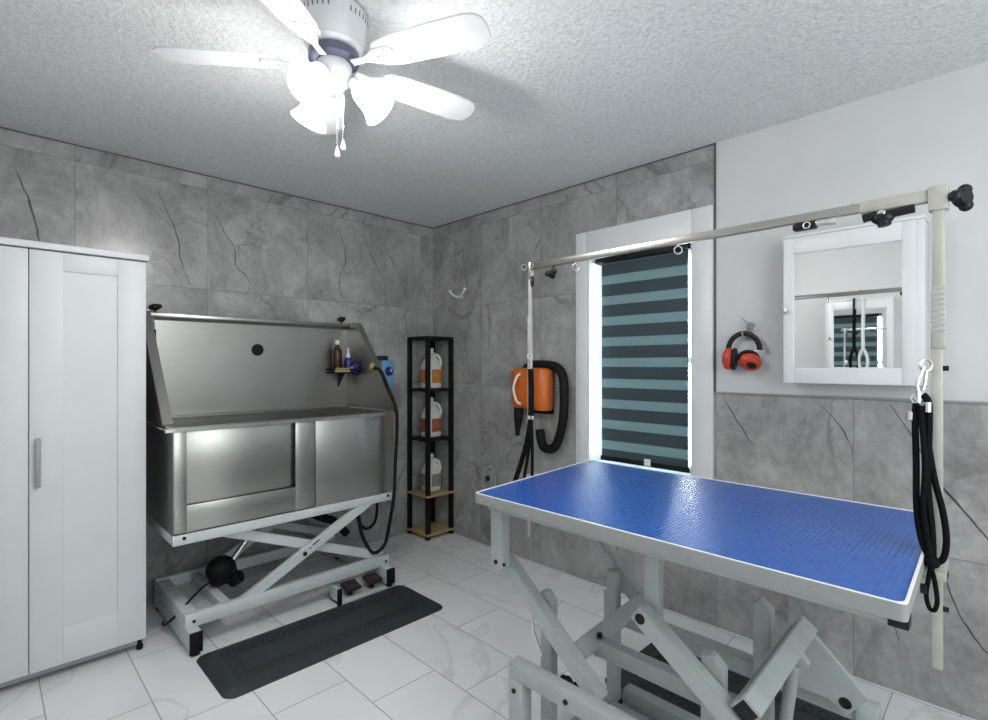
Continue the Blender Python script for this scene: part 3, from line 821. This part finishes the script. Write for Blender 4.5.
# base frames: near portal, far portal, floor rails
f = MB()
f.box((1.24, .10, .290), (1.290, 1.182, .344), .004); f.box((1.24, 1.122, .012), (1.290, 1.182, .290), .004); f.box((1.24, .10, .012), (1.290, .16, .290), .004)
f.box((1.24, .16, .012), (1.290, 1.122, .05), .004)
f.build('base_frame', M['frame'], t)
for y, z in ((1.155, .255), (.945, .315), (.70, .315)): MB().cyl((1.2345, y, z), (1.241, y, z), .008, 12).build('frame_bolt', M['black'], t)
f = MB()
f.box((XF+.01, .272, .290), (XF+.065, 1.135, .345), .004); f.box((XF, .272, .012), (XF+.05, .324, .33), .004)
f.box((XF-.02, .32, .012), (XF+.03, 1.07, .070), .004); f.box((1.66, .32, .012), (1.70, 1.07, .055), .004)
f.build('base_frame', M['frame'], t)
MB().box((1.29, 1.08, .012), (XF, 1.125, .05), .004).build('floor_crossbar', M['frame'], t)
MB().box((1.29, .27, .012), (XF, .315, .05), .004).build('floor_crossbar', M['frame'], t)
for x, y in ((1.265, 1.15), (1.265, .13), (XF+.025, .298)):
    MB().cyl((x, y, 0), (x, y, .014), .022, 16).build('foot', M['rubber'], t)
# actuator
lug = MB().prism([(1.62, .455, .50), (1.62, .43, .525), (1.62, .40, .49), (1.62, .425, .455)], (.03, 0, 0), .003).build('actuator_lug', M['frame'], t)
MB().cyl((1.612, .435, .485), (1.612, .47, .20), .017, 16).build('actuator_rod', M['alu'], t)
m = MB().box((1.57, .43, .06), (1.66, .53, .22), .015); m.cyl((1.615, .50, .12), (1.615, .66, .12), .04, 20); m.build('lift_motor', M['black'], t)
m = MB(); m.cyl((1.375, 1.0, .22), (1.46, 1.11, .21), .022, 16); m.cyl((1.45, 1.02, .16), (1.45, 1.02, .235), .02, 16)
m.cyl((1.345, 1.0, .26), (1.345, 1.03, .262), .014, 14); m.cyl((1.40, .99, .255), (1.40, 1.03, .257), .016, 14); m.sphere((1.38, 1.06, .275), .013)
m.build('release_lever', M['blackmetal'], t)

# ------------------------------------------------------------------ grooming arm clamped on the table
AX = 1.576
t = thing('tether_gantry', (AX, .74, .62), 'tall nickel tether rail on two posts spanning the blue table', 'grooming rail')
lp = MB(); lp.box((AX-.008, 1.372, .628), (AX+.008, 1.388, 1.52), .002); lp.box((AX-.0065, 1.3735, 1.50), (AX+.0065, 1.3865, 1.70), .002)
lp.build('post', M['nickel'], t)
rp = MB(); rp.box((AX-.010, .1165, .620), (AX+.010, .1375, 1.39), .002); rp.box((AX-.013, .111, 1.36), (AX+.013, .137, 1.505), .0025); rp.box((AX-.011, .113, 1.5), (AX+.011, .135, 1.69), .002)
rp = rp.build('post', M['nickel'], t)
sc = MB()
for k in range(9): sc.box((AX-.0136, .1115, 1.40+.012*k), (AX-.0128, .1365, 1.405+.012*k))
sc.build('height_marks', M['soft'], rp)
MB().box((AX-.017, .106, 1.68), (AX+.017, .142, 1.736), .002).build('collar', M['nickel'], t)
cl = MB(); cl.box((AX-.011, 1.369, 1.668), (AX+.011, 1.391, 1.735), .003); cl.torus((AX-.02, 1.395, 1.715), .012, .003, (1, .4, 0), 18, 8); cl.torus((AX-.02, 1.352, 1.715), .012, .003, (1, -.4, 0), 18, 8)
cl.build('collar', M['bright'], t)
MB().box((AX-.011, .14, 1.703), (AX+.011, .274, 1.732), .002).build('rail_sleeve', M['nickel'], t)
MB().box((AX-.0105, .27, 1.706), (AX+.0105, 1.372, 1.729), .002).build('top_rail', M['bright'], t)
for y in (.60, .29): MB().sphere((AX, y, 1.733), .005, sub=1).build('rail_screw', M['nickel'], t)
def star(mb, c, n, R=.02, k=3, th=.014):
    c = V(c); n = V(n).normalized(); q = V((0, 0, 1)).rotation_difference(n)
    mb.cyl(c-n*th*.6, c+n*th*.6, R*.72, 18)
    for i in range(k):
        a = 2*PI*i/k+.5; d = q @ V((math.cos(a), math.sin(a), 0))
        mb.sphere(c+d*R*.74, R*.50, (1, 1, 1), 2)
k = MB().cyl((AX, .107, 1.708), (AX, .088, 1.705), .006, 12).build('knob_stem', M['chrome'], t)
kk = MB(); star(kk, (AX+.002, .084, 1.703), (-.55, -1, .1), .028, 3, .02); kk.build('star_knob', M['black'], t)
kk = MB(); star(kk, (AX-.01, 1.262, 1.674), (.3, .6, 1), .022); kk.cyl((AX-.004, 1.262, 1.68), (AX, 1.262, 1.706), .006, 10); kk.build('star_knob', M['black'], t)
kk = MB(); kk.sphere((AX-.012, 1.358, 1.655), .011, (.8, .8, 2.2)); kk.build('star_knob', M['black'], t)
# T clamp on the rail
kk = MB(); kk.tube([(AX-.018, .266, 1.686), (AX-.018, .245, 1.689), (AX-.018, .215, 1.688), (AX-.018, .180, 1.690), (AX-.018, .165, 1.691)], .0105, 10); kk.sphere((AX-.018, .226, 1.680), .018, (1, 1.35, .9)); kk.cyl((AX-.018, .226, 1.685), (AX-.018, .222, 1.660), .014, 12)
kk.build('clamp_handle', M['black'], t)
MB().cyl((AX-.030, .228, 1.692), (AX-.018, .226, 1.686), .009, 12).build('clamp_stud', M['chrome'], t)
kk = MB().box((AX-.016, .37, 1.686), (AX+.014, .425, 1.703), .004); kk.build('slider', M['black'], t)
kk = MB().torus((AX-.018, .39, 1.694), .008, .0022, (1, 0, .1), 20, 8); kk.box((AX-.014, .325, 1.690), (AX+.01, .37, 1.7035), .002); kk.build('slider_plate', M['chrome'], t)
for y in (.755, 1.155):
    kk = MB().cyl((AX, y, 1.700), (AX, y, 1.708), .004, 10); kk.torus((AX, y, 1.688), .0125, .0027, (.7, .7, 0), 24, 8); kk.build('eye_ring', M['chrome'], t)
for z, s_ in ((1.315, 1), (.76, 0)):
    MB().cyl((AX, .119, z), (AX, .106, z), .006, 12).build('side_screw', M['black'], t)
MB().torus((AX-.02, .145, 1.322), .0135, .0026, (.7, .7, 0), 22, 8).build('eye_ring', M['chrome'], t)
# clamps that hold the posts to the table edge
for y0, y1, ye in ((.108, .20, .1), (1.30, 1.384, 1.4)):
    kk = MB(); kk.box((AX-.03, y0, TZ-.060), (AX+.03, y1, TZ-.040), .003); kk.box((AX-.025, y0 if ye < 1 else 1.352, TZ-.060), (AX+.025, .142 if ye < 1 else y1, TZ-.006), .003)
    kk.build('edge_clamp', M['nickel'], t)

# leads
t = thing('grooming_lead', (AX-.03, .14, 1.31), 'black grooming lead hanging in a long loop from right post', 'lead', 'black grooming leads')
x = AX-.045
h = MB(); h.tube([(x+.01, .146, 1.318), (x+.006, .152, 1.30), (x, .158, 1.275), (x, .152, 1.255), (x+.003, .146, 1.275), (x+.01, .143, 1.31)], .0032, 8); h.cyl((x, .156, 1.262), (x, .156, 1.235), .0055, 10)
h.torus((x, .160, 1.245), .010, .0022, (1, .4, 0), 16, 6); h.cyl((x, .170, 1.215), (x, .171, 1.195), .0078, 10); h.cyl((x, .140, 1.238), (x, .140, 1.215), .0075, 10)
h.build('snap_hook', M['chrome'], t)
s_ = MB()
s_.tube([(x, .160, 1.235), (x, .162, 1.20), (x, .160, 1.10), (x, .159, .99), (x, .150, .92), (x, .138, .888)], .0066, 8)
s_.tube([(x+.006, .150, 1.255), (x+.006, .139, 1.23), (x+.006, .140, 1.12), (x+.006, .141, 1.04), (x+.006, .134, .95), (x+.006, .132, .885)], .0080, 8)
s_.tube([(x-.006, .152, 1.23), (x-.006, .144, 1.10), (x-.006, .147, 1.0), (x-.006, .140, .93), (x-.006, .134, .88)], .0058, 8)
s_.tube([(x+.010, .143, 1.17), (x+.010, .130, 1.07), (x+.010, .114, .99), (x+.008, .108, .93), (x+.006, .114, .885), (x, .134, .872)], .0066, 8)
s_.build('strap', M['strap'], t)
s_ = MB(); s_.lathe([(.010, -.012), (.015, -.007), (.015, .007), (.010, .012)], (x, .133, .876), seg=14)
s_.tube([(x, .134, .87), (x, .127, .83), (x, .123, .79), (x, .128, .768), (x, .137, .771), (x, .142, .80), (x, .137, .845), (x, .133, .87)], .0046, 8)
s_.build('noose_loop', M['strap'], t)
MB().box((x-.006, .140, .80), (x+.006, .153, .822), .003).build('slide_lock', M['black'], t)

t = thing('grooming_lead', (AX-.02, 1.36, 1.34), 'black grooming lead hanging from left post beside the dryer', 'lead', 'black grooming leads')
x = AX-.022; y = 1.362
h = MB(); h.tube([(x, y-.002, 1.345), (x, y+.008, 1.325), (x, y+.004, 1.30), (x, y-.006, 1.30), (x, y-.008, 1.325), (x, y-.002, 1.345)], .003, 8); h.torus((x, y, 1.355), .010, .0025, (.7, .7, 0), 16, 6)
h.torus((x, y-.005, 1.112), .009, .003, (.7, .7, 0), 16, 6)
h.build('snap_hook', M['chrome'], t)
s_ = MB()
s_.tube([(x, y-.004, 1.305), (x, y-.007, 1.22), (x, y-.006, 1.12)], .012, 10)
s_.tube([(x, y-.004, 1.105), (x, y+.014, 1.02), (x-.006, y+.04, .93), (x-.01, y+.066, .86), (x-.012, y+.086, .80)], .0105, 10)
s_.tube([(x, y-.006, 1.10), (x, y+.004, 1.0), (x-.004, y+.02, .90), (x-.006, y+.034, .80)], .0065, 8)
s_.tube([(x, y-.008, 1.10), (x, y-.012, 1.0), (x, y-.012, .90), (x, y-.010, .80)], .0065, 8)
s_.build('strap', M['strap'], t)

# ------------------------------------------------------------------ dryer on the right wall
t = thing('wall_dryer', (2.58, 2.22, 1.15), 'orange pet dryer with black hose hung on grey tile wall', 'dryer')
b = MB(); b.box((2.50, 2.085, 1.035), (2.62, 2.345, 1.30), .02, 3); b.lathe([(.052, 0), (.058, .01), (.058, .245), (.05, .257), (0, .257)], (2.548, 2.12, 1.03), seg=28)
b.lathe([(.05, 0), (.055, .01), (.055, .215), (.05, .222), (0, .222)], (2.548, 2.325, 1.055), seg=28)
b.build('body', M['orange'], t)
MB().box((2.60, 2.10, 1.0), (WX-.001, 2.26, 1.33), .006).build('wall_bracket', M['blackmetal'], t)
MB().tube([(2.50, 2.275, 1.26), (2.478, 2.285, 1.24), (2.462, 2.30, 1.165), (2.476, 2.285, 1.085), (2.50, 2.272, 1.065)], .0085, 10).build('handle', M['white'], t)
def rib(u): return .031
MB().tube([(2.57, 2.30, 1.275), (2.575, 2.25, 1.315), (2.58, 2.14, 1.32), (2.58, 2.04, 1.305), (2.575, 1.985, 1.25), (2.57, 1.97, 1.12), (2.57, 1.98, .97), (2.57, 2.015, .85), (2.57, 2.06, .79), (2.575, 2.13, .785), (2.58, 2.165, .83), (2.58, 2.175, .90)], .029, 14).build('hose', M['rubber'], t)
nz = MB().lathe([(.030, 0), (.034, .01), (.030, .09), (.017, .16), (.015, .20), (0, .20)], (2.555, 2.335, 1.045), (0, .08, -1), 20); nz.build('nozzle', M['rubber'], t)
MB().tube([(2.57, 2.30, 1.275), (2.565, 2.325, 1.24), (2.555, 2.335, 1.15), (2.555, 2.335, 1.04)], .026, 12).build('hose_end', M['rubber'], t)

# chrome double hook on the tile wall
t = thing('double_hook', (WX, 3.02, 1.86), 'small chrome double hook on tile wall above shelf tower', 'hook')
b = MB(); b.box((WX-.006, 2.985, 1.83), (WX, 3.055, 1.862), .003); b.tube([(WX-.03, 3.105, 1.892), (WX-.03, 3.085, 1.866), (WX-.022, 3.05, 1.848), (WX-.012, 3.02, 1.842), (WX-.022, 2.99, 1.848), (WX-.03, 2.955, 1.866), (WX-.03, 2.935, 1.892)], .009, 8)
b.sphere((WX-.03, 3.106, 1.892), .014); b.sphere((WX-.03, 2.934, 1.892), .014)
b.build('hook_body', M['white'], t)

# power outlet with a plug
t = thing('power_outlet', (WX, 2.70, .50), 'power outlet with black plug and coiled cord left of table', 'outlet')
MB().box((WX-.006, 2.66, .44), (WX, 2.735, .555), .003).build('cover_plate', M['soft'], t)
MB().box((WX-.035, 2.685, .478), (WX-.006, 2.715, .51), .005).build('plug', M['black'], t)
MB().tube([(WX-.035, 2.70, .49), (WX-.06, 2.69, .52), (WX-.055, 2.67, .575), (WX-.03, 2.64, .585), (WX-.03, 2.615, .54), (WX-.03, 2.61, .45), (WX-.03, 2.60, .30), (WX-.03, 2.60, .02)], .005, 8).build('cord', M['soft'], t)

# ------------------------------------------------------------------ mirrored wall cabinet
def cabinet(label, knob=1):
    t = thing('mirror_cabinet', (2.566, .48, 1.245), label, 'cabinet', 'white mirrored wall cabinets')
    y0, y1, z0, z1 = .262, .715, 1.243, 1.885
    MB().box((2.518, .238, z0), (WX-.001, y1-.006, z1-.012), .002).build('body', M['trim'], t)
    MB().box((2.502, .234, z1-.012), (WX-.001, y1+.006, z1), .003).build('cornice', M['trim'], t)
    d = MB(); s0, s1 = .042, .04
    d.box((2.498, y0, z0), (2.516, y0+s0, z1-.014), .002); d.box((2.498, y1-s1, z0), (2.516, y1, z1-.014), .002)
    d.box((2.498, y0+s0, z0), (2.516, y1-s1, z0+.066), .002); d.box((2.498, y0+s0, z1-.085), (2.516, y1-s1, z1-.014), .002)
    d = d.build('door', M['trim'], t)
    MB().box((2.507, y0+s0-.002, z0+.064), (2.511, y1-s1+.002, z1-.083)).build('mirror', M['mirror'], d)
    MB().lathe([(.004, 0), (.006, .006), (.011, .014), (.012, .022), (.008, .028), (0, .029)], (2.498, y1-.017 if knob else y0+.02, 1.555), (-1, 0, 0), 18).build('knob', M['chrome'], d)
    return t
cabinet('white wall cabinet with mirrored door above the blue table')
tw = cabinet('white mirrored wall cabinet seen only inside the other cabinet mirror', 0)
tw.rotation_euler = (0, 0, PI); tw.location = (LX+(WX-2.566), .93, 1.235)
for y, c_, lb, nm in ((.955, 'strap', 'black lead seen in the mirror against the other cabinet', 'black'), (.893, 'white', 'white looped lead seen in the mirror beside a black one', 'white')):
    t = thing('hanging_lead', (LX+.15, y, 1.78), lb, 'lead')
    xq = LX+.152
    MB().tube([(xq-.02, y, 1.872), (xq-.004, y, 1.874), (xq, y, 1.86), (xq, y, 1.78), (xq, y+.004, 1.60), (xq, y+.002, 1.45)], .008, 8).build('strap', M[c_], t)
    MB().tube([(xq, y+.002, 1.45), (xq, y+.03, 1.37), (xq, y+.022, 1.29), (xq, y, 1.27), (xq, y-.022, 1.29), (xq, y-.028, 1.37)], .007, 8, True).build('loop', M[c_], t)
# ------------------------------------------------------------------ ear defenders on a wall hook
t = thing('coat_hook', (WX, .90, 1.50), 'small white wall hook that carries the ear defenders', 'hook')
b = MB(); b.box((WX-.004, .885, 1.44), (WX, .915, 1.525), .003); b.tube([(WX-.002, .90, 1.50), (WX-.018, .90, 1.495), (WX-.034, .90, 1.515), (WX-.042, .922, 1.548)], .0035, 8); b.tube([(WX-.002, .90, 1.49), (WX-.022, .89, 1.49), (WX-.036, .87, 1.508)], .0035, 8)
b.sphere((WX-.036, .868, 1.51), .009); b.tube([(WX-.002, .912, 1.462), (WX-.03, .912, 1.4595), (WX-.058, .912, 1.462), (WX-.064, .912, 1.478)], .004, 8)
b.build('hook_body', M['soft'], t)
t = thing('ear_defenders', (WX-.04, .92, 1.38), 'red and black ear defenders hanging on the white wall', 'ear defenders')
cy, cz, xx = .912, 1.389, WX-.044
arc = [(xx, cy+.072*math.cos(a), cz+.082*math.sin(a)) for a in [math.radians(v) for v in range(0, 181, 15)]]
MB().tube(arc, .0075, 10, flat=(.55, 1.7)).build('headband', M['black'], t)
for yq, zz, n, sc_ in ((cy+.050, cz-.040, V((-.25, .95, .06)), 1), (cy-.030, cz-.045, V((-.62, -.42, -.62)), 1)):
    n = n.normalized(); c0 = V((xx-.012, yq, zz))
    cu = MB().lathe([(.034, 0), (.042, .006), (.043, .02), (.036, .034), (.02, .040), (0, .040)], c0, n, 24, (1, 1.25)).build('ear_cup', M['redor'], t)
    MB().lathe([(.022, 0), (.043, -.002), (.043, -.018), (.033, -.023), (.02, -.020)], c0, n, 24, (1, 1.25)).build('ear_cushion', M['black'], cu)
    MB().lathe([(.026, .0375), (.022, .042), (0, .042)], c0, n, 20, (.75, 1.1)).build('cup_panel', M['black'], cu)
    MB().tube([c0+n*.02+V((-.004, 0, .025)), c0+n*.012+V((0, 0, .045)), V((xx, cy+(.072 if yq > cy else -.072), cz))], .003, 8).build('yoke', M['chrome'], cu)

# ------------------------------------------------------------------ light, camera, view
w = bpy.data.worlds.new('World'); scn.world = w; w.use_nodes = True
bg = w.node_tree.nodes['Background']; bg.inputs[0].default_value = (.78, .92, 1.0, 1); bg.inputs[1].default_value = 19.0
ld = bpy.data.lights.new('added_fill_light', 'POINT'); ld.energy = 44; ld.shadow_soft_size = .55; ld.color = (.94, .985, 1)  # soft fill added behind the camera to even out the room, no real fixture
lo = bpy.data.objects.new('added_fill_light', ld); COL.objects.link(lo); lo.location = (.95, -.85, 1.65)

cd = bpy.data.cameras.new('camera'); co = bpy.data.objects.new('camera', cd); COL.objects.link(co)
co.location = (0, 0, 1.325); co.rotation_euler = (math.radians(90), 0, math.radians(-44.8))
cd.sensor_width = 36; cd.lens = 517/988*36; cd.shift_y = 4/988; cd.clip_start = .02
scn.camera = co
vs = scn.view_settings
vs.view_transform = 'Standard'; vs.look = 'None'; vs.gamma = 1; vs.use_curve_mapping = False
vs.exposure = 0.46
